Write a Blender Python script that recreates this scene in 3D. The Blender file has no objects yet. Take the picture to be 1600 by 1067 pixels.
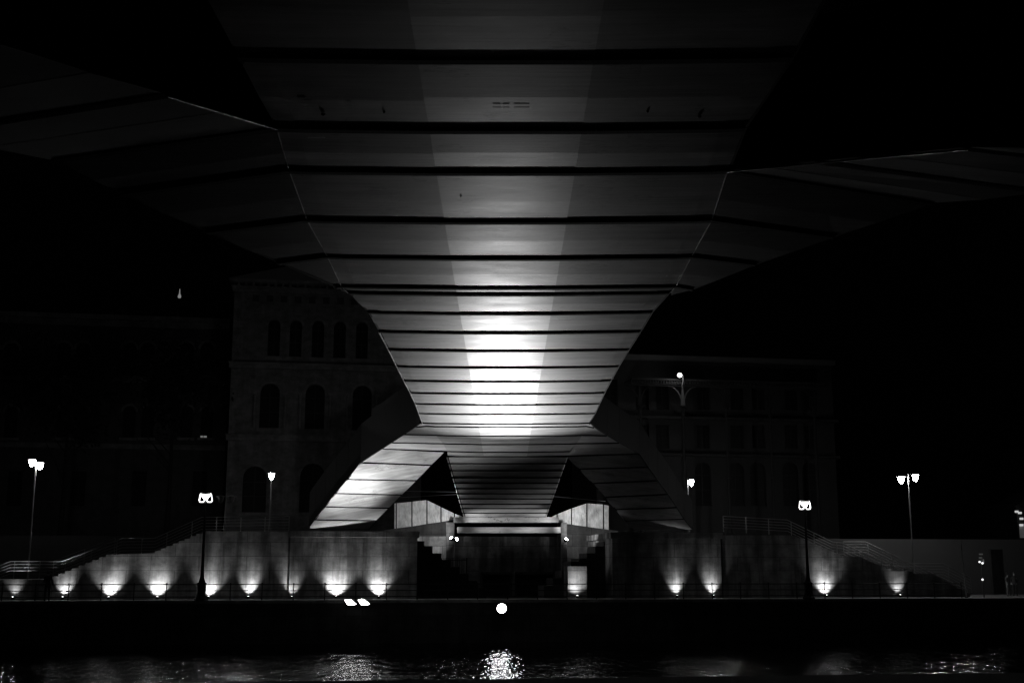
import bpy, bmesh, math, random
from mathutils import Vector, Matrix
R = math.radians
random.seed(7)
S = bpy.context.scene

# ------------------------------------------------------------------ camera, world, facade fill, exposure
F, PITCH, EYE = 1900.0, R(10.8), 1.65
cam_d = bpy.data.cameras.new('camera'); cam_d.sensor_width = 36; cam_d.lens = F*36/1600
cam_d.clip_start = 0.1; cam_d.clip_end = 3000
cam = bpy.data.objects.new('camera', cam_d); S.collection.objects.link(cam)
cam.location = (0, 0, EYE); cam.rotation_euler = (R(90)+PITCH, 0, 0)
S.camera = cam

w = bpy.data.worlds.new('World'); S.world = w; w.use_nodes = True
w.node_tree.nodes['Background'].inputs[0].default_value = (1, 1, 1, 1)
w.node_tree.nodes['Background'].inputs[1].default_value = 0.00012

sd = bpy.data.lights.new('facade_fill', 'SUN'); sd.energy = 0.006; sd.angle = R(12)  # added weak sun, an unseen source that lifts the dark facades
facade_fill = bpy.data.objects.new('facade_fill', sd); S.collection.objects.link(facade_fill)
facade_fill.rotation_euler = (R(58), 0, R(28))

S.view_settings.view_transform = 'Standard'; S.view_settings.look = 'None'
S.view_settings.exposure = 0; S.view_settings.gamma = 1
S.render.engine = 'CYCLES'
S.cycles.use_denoising = True
S.cycles.max_bounces = 4; S.cycles.diffuse_bounces = 2; S.cycles.glossy_bounces = 3
S.cycles.sample_clamp_indirect = 12.0
S.cycles.caustics_reflective = False; S.cycles.caustics_refractive = False

# ------------------------------------------------------------------ measuring helpers
cp, sp_ = math.cos(PITCH), math.sin(PITCH)
def ray(px, py):
    x = (px-800)/F; up = (533.5-py)/F
    return Vector((x, cp - up*sp_, sp_ + up*cp))
CAM = Vector((0, 0, EYE))
def onY(px, py, Y):
    d = ray(px, py); return CAM + d*(Y/d.y)
def onz(px, py, z):
    d = ray(px, py); return CAM + d*((z-EYE)/d.z)
def onplane(px, py, p, n):
    d = ray(px, py); return CAM + d*((p-CAM).dot(n)/d.dot(n))
# the far quay runs 8 degrees off the picture plane: u along it, v away from the river
QA = R(8.0); QU = Vector((math.cos(QA), math.sin(QA), 0)); QV = Vector((-math.sin(QA), math.cos(QA), 0))
QO = Vector((0, 78.7, 0))
def Q(u, v, z): return QO + QU*u + QV*v + Vector((0, 0, z))
def toQ(p):
    d = p-QO; return (d.dot(QU), d.dot(QV), p.z)
def onv(px, py, v):
    return toQ(onplane(px, py, Q(0, v, 0), QV))        # (u, v, z)

# ------------------------------------------------------------------ object helpers
col = S.collection
def tag(o, label=None, cat=None, group=None, kind=None):
    if label: o['label'] = label
    if cat: o['category'] = cat
    if group: o['group'] = group
    if kind: o['kind'] = kind
    return o
def empty(name, loc, label, cat, group=None, rz=0):
    o = bpy.data.objects.new(name, None); col.objects.link(o); o.location = loc; o.rotation_euler.z = rz
    o.empty_display_size = .2
    return tag(o, label, cat, group)
class MB:
    def __init__(s): s.v = []; s.f = []; s.mi = []
    def add(s, vs, fs, mi=0):
        n = len(s.v); s.v += [tuple(v) for v in vs]; s.f += [tuple(i+n for i in f) for f in fs]; s.mi += [mi]*len(fs)
        return s
    def box(s, x0, x1, y0, y1, z0, z1, M=None, mi=0):
        vs = [Vector((x, y, z)) for z in (z0, z1) for (x, y) in ((x0, y0), (x1, y0), (x1, y1), (x0, y1))]
        if M: vs = [M @ v for v in vs]
        return s.add(vs, [(0,3,2,1),(4,5,6,7),(0,1,5,4),(1,2,6,5),(2,3,7,6),(3,0,4,7)], mi)
    def prism(s, a, b, up, mi=0):      # slab between polylines a and b, thickness vector up
        n = len(a); vs = list(a)+list(b)+[p+up for p in a]+[p+up for p in b]; fs = []
        for i in range(n-1):
            fs += [(i, i+1, n+i+1, n+i), (2*n+i, 3*n+i, 3*n+i+1, 2*n+i+1), (i, 2*n+i, 2*n+i+1, i+1), (n+i, n+i+1, 3*n+i+1, 3*n+i)]
        fs += [(0, n, 3*n, 2*n), (n-1, 3*n-1, 4*n-1, 2*n-1)]
        return s.add(vs, fs, mi)
    def poly(s, pts, ext, mi=0):       # closed outline extruded along ext
        n = len(pts); vs = list(pts)+[p+ext for p in pts]
        fs = [tuple(range(n)), tuple(range(2*n-1, n-1, -1))]+[(i, n+i, n+(i+1) % n, (i+1) % n) for i in range(n)]
        return s.add(vs, fs, mi)
    def tube(s, pts, r, n=8, mi=0):
        pts = [Vector(p) for p in pts]; rr = r if isinstance(r, (list, tuple)) else [r]*len(pts)
        vs = []; ref = None
        for i, p in enumerate(pts):
            d = (pts[min(i+1, len(pts)-1)]-pts[max(i-1, 0)]).normalized()
            a = d.cross(Vector((0, 0, 1)))
            if a.length < .05: a = d.cross(Vector((0, 1, 0)))
            a.normalize()
            if ref and a.dot(ref) < 0: a = -a
            ref = a; b = d.cross(a)
            vs += [p + a*math.cos(2*math.pi*k/n)*rr[i] + b*math.sin(2*math.pi*k/n)*rr[i] for k in range(n)]
        fs = [(i*n+k, i*n+(k+1) % n, (i+1)*n+(k+1) % n, (i+1)*n+k) for i in range(len(pts)-1) for k in range(n)]
        fs += [tuple(range(n-1, -1, -1)), tuple((len(pts)-1)*n+k for k in range(n))]
        return s.add(vs, fs, mi)
    def lathe(s, prof, c=(0, 0, 0), n=20, M=None, mi=0):     # prof: (r, z)
        c = Vector(c); vs = []
        for (r, z) in prof:
            for k in range(n):
                v = Vector((max(r, 1e-4)*math.cos(2*math.pi*k/n), max(r, 1e-4)*math.sin(2*math.pi*k/n), z))
                vs.append(c + (M @ v if M else v))
        fs = [(i*n+k, i*n+(k+1) % n, (i+1)*n+(k+1) % n, (i+1)*n+k) for i in range(len(prof)-1) for k in range(n)]
        fs += [tuple(range(n-1, -1, -1)), tuple((len(prof)-1)*n+k for k in range(n))]
        return s.add(vs, fs, mi)
    def build(s, name, mat, parent=None, origin=None, smooth=False, bevel=0):
        me = bpy.data.meshes.new(name); o = Vector(origin) if origin is not None else Vector((0, 0, 0))
        me.from_pydata([tuple(Vector(v)-o) for v in s.v], [], s.f)
        mats = mat if isinstance(mat, (list, tuple)) else [mat]
        for m in mats: me.materials.append(m)
        if len(mats) > 1: me.polygons.foreach_set('material_index', s.mi)
        bm = bmesh.new(); bm.from_mesh(me); bmesh.ops.recalc_face_normals(bm, faces=bm.faces); bm.to_mesh(me); bm.free()
        if smooth: me.polygons.foreach_set('use_smooth', [True]*len(me.polygons)); 
        ob = bpy.data.objects.new(name, me); col.objects.link(ob)
        if parent: ob.parent = parent; 
        ob.location = o if not parent else o
        if smooth:
            md = ob.modifiers.new('split', 'EDGE_SPLIT'); md.split_angle = R(40)
        if bevel:
            b = ob.modifiers.new('bevel', 'BEVEL'); b.width = bevel; b.segments = 2; b.limit_method = 'ANGLE'
        return ob
def rel(parent, ob):      # geometry written in world coordinates under a moved parent
    bpy.context.view_layer.update()
    ob.matrix_parent_inverse = parent.matrix_world.inverted(); return ob
def copy_tree(o, parent=None):
    c = o.copy(); col.objects.link(c)
    if parent: c.parent = parent
    for ch in [x for x in bpy.data.objects if x.parent == o]: copy_tree(ch, c)
    return c

# ------------------------------------------------------------------ materials (black-and-white place: all neutral)
def mat(name, g, rough=.6, metal=0, emit=None, spec=.5):
    m = bpy.data.materials.new(name); m.use_nodes = True; b = m.node_tree.nodes['Principled BSDF']
    b.inputs['Base Color'].default_value = (g, g, g, 1); b.inputs['Roughness'].default_value = rough
    b.inputs['Metallic'].default_value = metal; b.inputs['Specular IOR Level'].default_value = spec
    if emit: b.inputs['Emission Color'].default_value = (1, 1, 1, 1); b.inputs['Emission Strength'].default_value = emit
    return m
class N:
    def __init__(s, m): s.t = m.node_tree; s.b = s.t.nodes['Principled BSDF']
    def n(s, typ, **kw):
        x = s.t.nodes.new(typ)
        for k, v in kw.items():
            if k.startswith('i_'): x.inputs[k[2:].replace('_', ' ')].default_value = v
            else: setattr(x, k, v)
        return x
    def l(s, a, b): s.t.links.new(a, b)
    def coords(s, scale, src='Object'):
        tc = s.n('ShaderNodeTexCoord'); mp = s.n('ShaderNodeMapping'); mp.inputs['Scale'].default_value = scale
        s.l(tc.outputs[src], mp.inputs[0]); return mp.outputs[0]
    def noise(s, scale, sc, detail=4, rough=.6):
        x = s.n('ShaderNodeTexNoise'); x.inputs['Scale'].default_value = sc; x.inputs['Detail'].default_value = detail
        x.inputs['Roughness'].default_value = rough; s.l(s.coords(scale), x.inputs['Vector']); return x.outputs['Fac']
    def ramp(s, fac, a, b, ca, cb):
        x = s.n('ShaderNodeMapRange'); x.inputs['From Min'].default_value = a; x.inputs['From Max'].default_value = b
        x.inputs['To Min'].default_value = ca; x.inputs['To Max'].default_value = cb; s.l(fac, x.inputs['Value']); return x.outputs[0]
    def mul(s, a, b, op='MULTIPLY'):
        x = s.n('ShaderNodeMath', operation=op)
        for i, q in enumerate((a, b)):
            if isinstance(q, (int, float)): x.inputs[i].default_value = q
            else: s.l(q, x.inputs[i])
        return x.outputs[0]
    def base(s, v):
        c = s.n('ShaderNodeCombineColor')
        for i in range(3): s.l(v, c.inputs[i])
        s.l(c.outputs[0], s.b.inputs['Base Color'])
    def bump(s, h, st, dist):
        x = s.n('ShaderNodeBump'); x.inputs['Strength'].default_value = st; x.inputs['Distance'].default_value = dist
        s.l(h, x.inputs['Height']); s.l(x.outputs[0], s.b.inputs['Normal'])

def steel(name, g, rough, metal=.12, spec=.3):
    m = mat(name, g, rough, metal, spec=spec); n = N(m)
    brush = n.mul(n.mul(n.noise((.25, 7, 1), 2.2, 4, .65), .5), n.mul(n.noise((.12, 2.2, 1), 1.6, 4, .7), .5), 'ADD')          # drawn lines running across the bridge
    cloud = n.noise((.5, 1.2, 1), 1.1, 3, .5)
    smear = n.noise((.6, 3.5, 1), 2.2, 8, .75)
    v = n.mul(n.ramp(brush, .38, .62, .68, 1.22), n.ramp(cloud, .3, .7, .72, 1.2))
    scr = n.noise((.9, 6, 1), 3.5, 3, .8); blot = n.noise((1, 1, 1), .8, 2, .5)
    dirt = n.mul(n.ramp(smear, .62, .72, 1, .7), n.ramp(n.mul(scr, n.ramp(blot, .5, .62, 0, 1)), .53, .58, 1, .5))
    oi = n.n('ShaderNodeObjectInfo'); per = n.ramp(oi.outputs['Random'], 0, 1, .9, 1.1)
    n.base(n.mul(n.mul(n.mul(v, dirt), per), g))
    n.l(n.mul(n.ramp(cloud, .3, .7, rough-.04, rough+.05), n.ramp(brush, .3, .7, .94, 1.06)), n.b.inputs['Roughness'])
    n.bump(brush, .25, .004)
    return m
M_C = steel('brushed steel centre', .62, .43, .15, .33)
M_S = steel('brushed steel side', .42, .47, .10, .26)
M_LEG = steel('brushed steel leg', .5, .45)
M_NEAR = steel('shade toned steel ramp', .035, .7, 0, .08)  # near ramps lie outside the flood beam; that shade is in the colour
M_FLARE = steel('shade toned steel flare', .13, .6, 0, .12)  # same steel darkened, the dim light on the near flares put into colour
M_DARK = mat('black steel rib', .012, .8, 0, spec=.15)
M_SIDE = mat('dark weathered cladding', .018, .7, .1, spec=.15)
M_PALE = steel('pale cladding', .6, .6)
M_EDGE = mat('bright edge trim', .8, .3, .9)

def concrete(name, g, joints=True, streak=.5):
    m = mat(name, g, .85); n = N(m)
    tc = n.n('ShaderNodeTexCoord'); sep = n.n('ShaderNodeSeparateXYZ'); n.l(tc.outputs['Object'], sep.inputs[0])
    comb = n.n('ShaderNodeCombineXYZ'); n.l(sep.outputs['X'], comb.inputs['X']); n.l(sep.outputs['Z'], comb.inputs['Y'])
    st = n.noise((1.0, 1.0, .13), 1.4, 4, .6); cl = n.noise((.6, .6, .9), 1.3, 6, .7); fine = n.noise((1, 1, 1), 14, 4, .6)
    v = n.mul(n.mul(n.ramp(st, .36, .62, 1-streak, 1.08), n.ramp(cl, .33, .67, .45, 1.3)), n.ramp(fine, .3, .7, .88, 1.08))
    if joints:
        br = n.n('ShaderNodeTexBrick'); n.l(comb.outputs[0], br.inputs['Vector'])
        br.inputs['Scale'].default_value = 1; br.inputs['Brick Width'].default_value = 3.1; br.inputs['Row Height'].default_value = .93
        br.inputs['Mortar Size'].default_value = .018; br.inputs['Mortar Smooth'].default_value = .3
        br.inputs['Color1'].default_value = (1, 1, 1, 1); br.inputs['Color2'].default_value = (.72, .72, .72, 1); br.inputs['Mortar'].default_value = (.25, .25, .25, 1)
        v = n.mul(v, br.outputs['Color'])
    n.base(n.mul(v, g)); n.bump(fine, .3, .02)
    return m
M_WALL = concrete('stained stone blocks', .19, streak=.68)
M_WALLD = concrete('dark stone blocks', .05)
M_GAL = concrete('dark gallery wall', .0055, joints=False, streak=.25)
M_ABUT = concrete('rough abutment stone', .06)
M_PAVE = concrete('paving', .22, joints=False, streak=.3)
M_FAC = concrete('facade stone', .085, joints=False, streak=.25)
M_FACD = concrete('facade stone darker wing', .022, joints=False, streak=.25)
M_TRIM = concrete('facade trim', .10, joints=False, streak=.2)
M_GLASSD = mat('dark window glass', .006, .6, spec=.1)
M_IRON = mat('black painted iron', .012, .7, 0, spec=.15)
M_RAIL = mat('stainless handrail', .3, .45, .9)
M_POLE = mat('grey lamp pole', .12, .4, .5)
M_ROOF = mat('slate roof', .05, .8)
M_LAMP = mat('lamp glow', .8, .5, 0, 210)
M_RING = mat('lit lamp ring', .8, .5, 0, 1.3)
M_BOWL = mat('soft bowl glow', .8, .5, 0, 40)
M_LENS = mat('uplight lens', .8, .5, 0, 12)
M_FLOOD = mat('flood lens', .8, .5, 0, 36)
M_FLOOD2 = mat('square flood lens', .8, .5, 0, 8)
M_BLACK = mat('flat black', .015, .9, spec=.1)  # even near-black for the left stepped parapet and the doors

def spot(name, loc, target, watts, cone, blend, parent, size=.1):
    d = bpy.data.lights.new(name, 'SPOT'); d.energy = watts; d.spot_size = R(cone); d.spot_blend = blend; d.shadow_soft_size = size
    o = bpy.data.objects.new(name, d); col.objects.link(o); o.location = loc
    o.rotation_euler = (Vector(target)-Vector(loc)).to_track_quat('-Z', 'Y').to_euler()
    if parent: rel(parent, o); o.parent = parent; o.matrix_parent_inverse = parent.matrix_world.inverted()
    return o

# ================================================================== THE SETTING
WZ = -2.58
wm = mat('river water', .003, .015, 0, spec=.5); n = N(wm); n.b.inputs['IOR'].default_value = 1.33
a = n.noise((2.4, .6, 1), 1.0, 2, .5); b_ = n.noise((7, 1.6, 1), 1.0, 2, .6); c_ = n.noise((1, 1, 1), .25, 2, .5)
h = n.mul(n.mul(a, 1.0), n.mul(n.mul(b_, .34), n.mul(c_, .8), 'ADD'), 'ADD')
n.bump(h, 1.0, .125)
MB().add([Q(-160, 4, WZ), Q(160, 4, WZ), Q(160, -62, WZ), Q(-160, -62, WZ)], [(0, 1, 2, 3)]).build('water', wm).name = 'water'
tag(bpy.data.objects['water'], kind='structure')
def struct(mb, name, m): return tag(mb.build(name, m), kind='structure')
NV = -58.0
struct(MB().poly([Q(-160, NV, 0), Q(160, NV, 0), Q(160, NV-60, 0), Q(-160, NV-60, 0)], Vector((0, 0, -3.2))), 'pavement', mat('near paving dark', .05, .9))
struct(MB().poly([Q(-90, .55, 0), Q(90, .55, 0), Q(90, 6.4, 0), Q(-90, 6.4, 0)], Vector((0, 0, -.3))), 'pavement', M_PAVE)
struct(MB().poly([Q(-400, 16.3, 4.4), Q(400, 16.3, 4.4), Q(700, 1500, 4.4), Q(-700, 1500, 4.4)], Vector((0, 0, -7))), 'ground', mat('terrace asphalt', .05, .9))
t = MB().poly([Q(-90, 0, -.02), Q(90, 0, -.02), Q(90, .54, -.02), Q(-90, .54, -.02)], Vector((0, 0, -3.2)))
qw = empty('quay_wall', Q(0, 0, WZ), 'long dark quay wall rising from the river on the far bank', 'wall')
for ob in (t.build('wall', M_WALLD), MB().poly([Q(-90, -.06, .04), Q(90, -.06, .04), Q(90, .5, .04), Q(-90, .5, .04)], Vector((0, 0, -.18))).build('coping', M_PAVE)):
    rel(qw, ob); ob.parent = qw; ob.matrix_parent_inverse = qw.matrix_world.inverted()
def under(parent, ob):
    bpy.context.view_layer.update(); ob.parent = parent; ob.matrix_parent_inverse = parent.matrix_world.inverted(); return ob

# ================================================================== FOOTBRIDGE
def Zs(Y): return 9.65 - .0085*(Y-20)
def onsof(px, py, dz=0):
    Y = 30
    for _ in range(30):
        p = onz(px, py, Zs(Y)+dz); Y = p.y
    return p
rows = [(94,372,1237),(204,432,1163),(270,452,1137),(347,480,1112),(404,512,1080),(450,534,1056),(460,545,1045),(490,575,1018),(520,592,1000),
        (548,607,982),(574,620,966),(596,631,954),(615,641,944),(632,649,936),(647,654.5,929),(662,660,920),(667,666,916),(681,681,910),(694,692,901),(706,699,890),(713,699.5,886)]
ribs = []
for (py, l, r) in rows:
    c = onsof(791, py); pl = onsof(l, py); pr = onsof(r, py)
    ribs.append((c.y, pl.x, pr.x))
Y0 = ribs[0][0]
near = []
for k in range(8, 0, -1): near.append((Y0-3.25*k, ribs[0][1], ribs[0][2]))
ribs = near+ribs
def xsec(Y, xl, xr, z):
    cx = -.0055*Y; i = .42
    return [Vector((xl, Y, z+.05)), Vector((xl+i, Y, z+.03)), Vector((cx-1.4, Y, z)), Vector((cx+1.4, Y, z)), Vector((xr-i, Y, z+.03)), Vector((xr, Y, z+.05))]
def lerp(a, b, t): return a+(b-a)*t
bridge = empty('footbridge', (0, 50, 0), 'steel footbridge seen from below, deck forking into ramps over the river', 'footbridge')
UP = Vector((0, 0, 1))
def bpart(mb, name, m): return under(bridge, mb.build(name, m))
RW = .085          # half width of a rib
def deck_bay(A, B, mats, seg=None, two=True):
    """A, B: cross-section polylines at neighbouring rib centres; builds one panel with its facets"""
    mb = MB(); na = len(A); L = (B[0]-A[0]).length; t0 = RW/L; 
    a = [lerp(p, q, t0) for p, q in zip(A, B)]; b = [lerp(p, q, 1-t0) for p, q in zip(A, B)]
    k1 = random.uniform(-.035, -.01)
    for i in range(na-1):
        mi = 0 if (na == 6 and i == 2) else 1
        dz = Vector((0, 0, random.uniform(0, .012)))
        if two and L > 1.2:
            f = random.uniform(.45, .55); m1 = lerp(a[i], b[i], f)+UP*k1; m2 = lerp(a[i+1], b[i+1], f)+UP*k1
            mb.prism([a[i]+dz, a[i+1]+dz], [m1+dz, m2+dz], UP*.05, mi); d2 = dz+UP*.004
            mb.prism([m1+d2, m2+d2], [b[i]+d2, b[i+1]+d2], UP*.05, mi)
        else:
            mb.prism([a[i]+dz, a[i+1]+dz], [b[i]+dz, b[i+1]+dz], UP*.05, mi)
    return bpart(mb, 'soffit_panel', mats)
def rib_at(A, B, drop=.045, hw=RW):
    """dark rib under polyline A, running toward B direction for its width"""
    d = (B[0]-A[0]); d.z = 0; d.normalize()
    a = [p-d*hw-UP*drop for p in A]; b = [p+d*hw-UP*drop for p in A]
    return bpart(MB().prism(a, b, UP*.3), 'rib', M_DARK)
secs = [xsec(Y, xl, xr, Zs(Y)) for (Y, xl, xr) in ribs]
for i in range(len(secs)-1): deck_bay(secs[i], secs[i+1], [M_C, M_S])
for i in range(len(secs)):
    j = i+1 if i+1 < len(secs) else i-1
    rib_at(secs[i], secs[j] if j > i else [p+Vector((0, 1, 0)) for p in secs[i]])
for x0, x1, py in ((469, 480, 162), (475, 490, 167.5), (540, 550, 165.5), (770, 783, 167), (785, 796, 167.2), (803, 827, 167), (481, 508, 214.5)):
    a, b = onsof(x0, py, -.035), onsof(x1, py, -.035); bpart(MB().box(a.x, b.x, a.y, a.y+.05, a.z, a.z+.004), 'glint_strip', mat('painted glint', .9, .5))  # pale strips standing in for glints on the soffit
for px, py, w_ in ((1093, 183, .05), (720, 307, .03), (1012, 175, .03), (600, 176, .03), (505, 180, .05)):
    a = onsof(px, py, -.02); bpart(MB().lathe([(.001, -.02), (w_*.7, 0), (w_*.7, .03)], a, 8), 'drain_stub', mat('stub', .9 if px == 1093 else .01, .5))
# black body of the main deck above the panels
a = [p+UP*.22 for p in secs[0]]
mb = MB()
for i in range(len(secs)-1):
    mb.prism([secs[i][0]+UP*.21, secs[i][-1]+UP*.21], [secs[i+1][0]+UP*.21, secs[i+1][-1]+UP*.21], UP*.7)
bpart(mb, 'deck_body', M_DARK)
NI = len(near)
def idx(py): return NI+[r[0] for r in rows].index(py)

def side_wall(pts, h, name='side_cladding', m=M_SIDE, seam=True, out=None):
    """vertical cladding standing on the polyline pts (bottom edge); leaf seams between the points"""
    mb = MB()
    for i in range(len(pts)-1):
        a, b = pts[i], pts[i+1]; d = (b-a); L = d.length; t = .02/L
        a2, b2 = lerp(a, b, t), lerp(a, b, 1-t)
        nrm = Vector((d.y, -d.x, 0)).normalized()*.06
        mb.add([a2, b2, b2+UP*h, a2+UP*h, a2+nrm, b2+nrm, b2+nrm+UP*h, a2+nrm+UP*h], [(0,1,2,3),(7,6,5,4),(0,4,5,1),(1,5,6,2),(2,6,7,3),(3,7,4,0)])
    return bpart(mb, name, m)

def wing(rowlist, side, m=None):
    m = m or M_LEG
    """level flare between deck crease and outer edge. rowlist: (row py, outer px, outer py)"""
    A = []
    for (py, ox, oy) in rowlist:
        i = idx(py); inner = secs[i][0 if side < 0 else -1].copy()
        o = onsof(ox, oy, .03); A.append([inner, o] if side > 0 else [o, inner])
    for i in range(len(A)-1):
        deck_bay(A[i], A[i+1], [m, m], two=(A[i+1][0]-A[i+1][1]).length > .3)
        bpart(MB().prism([A[i][0]+UP*.21, A[i][1]+UP*.21], [A[i+1][0]+UP*.21, A[i+1][1]+UP*.21], UP*.7), 'deck_body', M_DARK)
    for i in range(len(A)-1): rib_at(A[i], A[i+1])
    return A
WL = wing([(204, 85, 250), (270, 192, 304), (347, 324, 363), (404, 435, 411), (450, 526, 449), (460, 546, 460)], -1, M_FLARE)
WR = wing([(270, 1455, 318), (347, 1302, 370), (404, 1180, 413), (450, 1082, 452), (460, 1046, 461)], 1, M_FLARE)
FL = wing([(662, 658, 661), (667, 648, 667), (681, 623, 678), (694, 601, 691), (706, 581, 700.5)], -1)
FR = wing([(662, 922, 662), (667, 928, 668), (681, 948, 680.5), (694, 967, 692), (713, 998, 709)], 1)

def leg(inner, outer, side, hside, mlist, sides=('in', 'out'), skip_first=True):
    """descending ramp; inner/outer are lists of world points along it (rib positions)"""
    S_ = [[o, i] if side < 0 else [i, o] for i, o in zip(inner, outer)]
    for k in range(len(S_)-1):
        deck_bay(S_[k], S_[k+1], mlist)
        rib_at(S_[k], S_[k+1], .025, .09)
        bpart(MB().prism([S_[k][0]+UP*.16, S_[k][1]+UP*.16], [S_[k+1][0]+UP*.16, S_[k+1][1]+UP*.16], UP*.5), 'deck_body', M_DARK)
    side_wall(outer, hside); side_wall(inner, hside)
# near ramps, descending towards the near bank on both sides of the camera
def near_leg(W, side, di, do, steps):
    k = W[0]; o = k[0 if side < 0 else 1].copy(); i = k[1 if side < 0 else 0].copy()
    I, O = [i], [o]
    for (a, drop) in steps:
        ip = i+Vector((di[0]*a, -a, -drop[0])); op = o+Vector((do[0]*a, -a, -drop[1])); I.append(ip); O.append(op)
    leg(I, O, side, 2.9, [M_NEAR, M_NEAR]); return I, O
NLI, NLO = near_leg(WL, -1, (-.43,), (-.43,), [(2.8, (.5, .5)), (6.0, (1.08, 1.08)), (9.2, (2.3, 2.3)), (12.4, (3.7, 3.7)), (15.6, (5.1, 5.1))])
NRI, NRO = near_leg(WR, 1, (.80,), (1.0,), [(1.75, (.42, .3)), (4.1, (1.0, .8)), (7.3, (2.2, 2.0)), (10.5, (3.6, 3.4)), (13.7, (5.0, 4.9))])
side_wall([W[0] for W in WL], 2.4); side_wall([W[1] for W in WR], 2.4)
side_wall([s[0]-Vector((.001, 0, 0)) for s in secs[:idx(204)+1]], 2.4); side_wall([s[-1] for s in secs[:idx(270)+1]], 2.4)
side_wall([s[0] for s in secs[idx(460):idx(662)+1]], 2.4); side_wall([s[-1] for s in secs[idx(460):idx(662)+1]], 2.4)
# far ramps down to the terrace wall
def far_leg(K, Sp, B, outer_px, inner_px, side, hs):
    n_ = (Sp-K).cross(B-K).normalized()
    O = [onplane(x, y, K, n_) for x, y in outer_px]; I = [onplane(x, y, K, n_) for x, y in inner_px]
    S_ = [[o, i] if side < 0 else [i, o] for i, o in zip(I, O)]
    for k in range(len(S_)-1):
        deck_bay(S_[k], S_[k+1], [M_LEG, M_LEG])
        rib_at(S_[k], S_[k+1], .02, .07)
        bpart(MB().prism([S_[k][0]+UP*.16, S_[k][1]+UP*.16], [S_[k+1][0]+UP*.16, S_[k+1][1]+UP*.16], UP*.5), 'deck_body', M_DARK)
    return I, O
KL, SL = onsof(581, 700.5, .03), onsof(694.5, 706, .03)
BL = onY(482, 826, 82.9)
FLI, FLO = far_leg(KL, SL, BL, [(581,700.5),(563,723),(543,749),(524,771),(507.5,792),(492,812),(482,826)],
                   [(694.5,706),(673,727),(650,751),(627,773.5),(606.5,794),(587,813.5),(575,827)], -1, 2.4)
side_wall([A[0] for A in FL][::-1]+FLO[1:], 2.45); side_wall(FLI, 2.3)
KR, SR = onsof(998, 709, .03), onsof(885, 713, .03)
BR = onY(1082, 828.5, 86.6)
FRI, FRO = far_leg(KR, SR, BR, [(998,709),(1012,730),(1027,751),(1043,772.5),(1056.5,793),(1068,811),(1082,828.5)],
                   [(885,713),(905,733),(926,755.5),(945,777),(962,796),(977,814),(990,829)], 1, 2.0)
side_wall([A[1] for A in FR]+FRO[1:], 2.1, m=M_SIDE); side_wall(FRI, 2.0)

# narrow stairway deck running back to the abutment
e0 = ribs[-1]; pA = Vector((0, e0[0], Zs(e0[0]))); pB = onY(788, 808, 91.0); nrm = Vector((1, 0, 0)).cross(pB-pA).normalized()
ys = [713, 724, 735, 746, 754.5, 763, 771, 779, 787, 794, 801, 807.5]
ND = []
for y in ys:
    t_ = (y-713)/(807.5-713); xl = 699+(726-699)*t_; xr = 886+(852-886)*t_
    ND.append([onplane(xl, y, pA, nrm), onplane(xr, y, pA, nrm)])
for k in range(len(ND)-1):
    deck_bay(ND[k], ND[k+1], [M_S, M_S], two=False)
    rib_at(ND[k], ND[k+1], .05, .07)
    bpart(MB().prism([ND[k][0]+UP*.2, ND[k][1]+UP*.2], [ND[k+1][0]+UP*.2, ND[k+1][1]+UP*.2], UP*.5), 'deck_body', M_DARK)
side_wall([q[0] for q in ND], 2.0); side_wall([q[1] for q in ND], 2.0)
mb = MB()
for q0, q1 in zip(ND[:-1], ND[1:]):
    for s_ in (0, 1):
        sx = -1 if s_ == 0 else 1; a, b = lerp(q0[s_], q1[s_], .1), lerp(q0[s_], q1[s_], .8)
        mb.tube([a+Vector((sx*.04, 0, -.02)), b+Vector((sx*.04, 0, -.02))], .035, 6)
bpart(mb, 'edge_trim', M_EDGE)
# bright metal trim along the deck edge and the crease
def trim(pts, r=.022): bpart(MB().tube(pts, r, 6), 'edge_trim', M_EDGE)
trim([s[0]-UP*.03 for s in secs[idx(520):idx(662)+1]]); trim([A[0]-UP*.03 for A in FL])
trim([s[0]-UP*.02 for s in secs[idx(204):idx(460)+1]], .012); trim([s[-1]-UP*.02 for s in secs[idx(270):idx(460)+1]], .012)
trim([p-UP*.03+Vector((.02, 0, 0)) for p in NLI[:2]], .022); trim([p-UP*.03 for p in NRI[:3]], .02)

# splayed fascia panels at the abutment
def fY(x): return 93.0 + abs(x-(728 if x < 800 else 851))*.037
def fascia(seams):
    for (x0, t0, b0), (x1, t1, b1) in zip(seams[:-1], seams[1:]):
        p0, p1, q0, q1 = onY(x0, b0, fY(x0)), onY(x1, b1, fY(x1)), onY(x0, t0, fY(x0)), onY(x1, t1, fY(x1))
        L = (p1-p0).length; t = min(.065/L, .3)
        bpart(MB().poly([lerp(p0, p1, t), lerp(p0, p1, 1-t), lerp(q1, q0, t), lerp(q1, q0, 1-t)], Vector((0, .06, 0))), 'fascia_panel', M_PALE)
    mb = MB()
    bot = [onY(x, b, fY(x))+Vector((0, .1, .01)) for x, t_, b in seams]; top_ = [onY(x, t_, fY(x))+Vector((0, .1, -.01)) for x, t_, b in seams]
    mb.prism(bot, top_, Vector((0, .3, 0))); bpart(mb, 'fascia_backing', M_DARK)
fascia([(615.5, 786, 825.5), (619, 786, 825), (643.6, 783.6, 822), (667, 781, 818), (689, 792, 815), (710, 802, 811.5), (726, 808, 809.5)])
fascia([(853, 812.3, 813.5), (870.5, 803, 816), (893, 794, 819), (917, 786, 822.5), (943, 788, 826), (952, 790, 827.5)])
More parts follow.
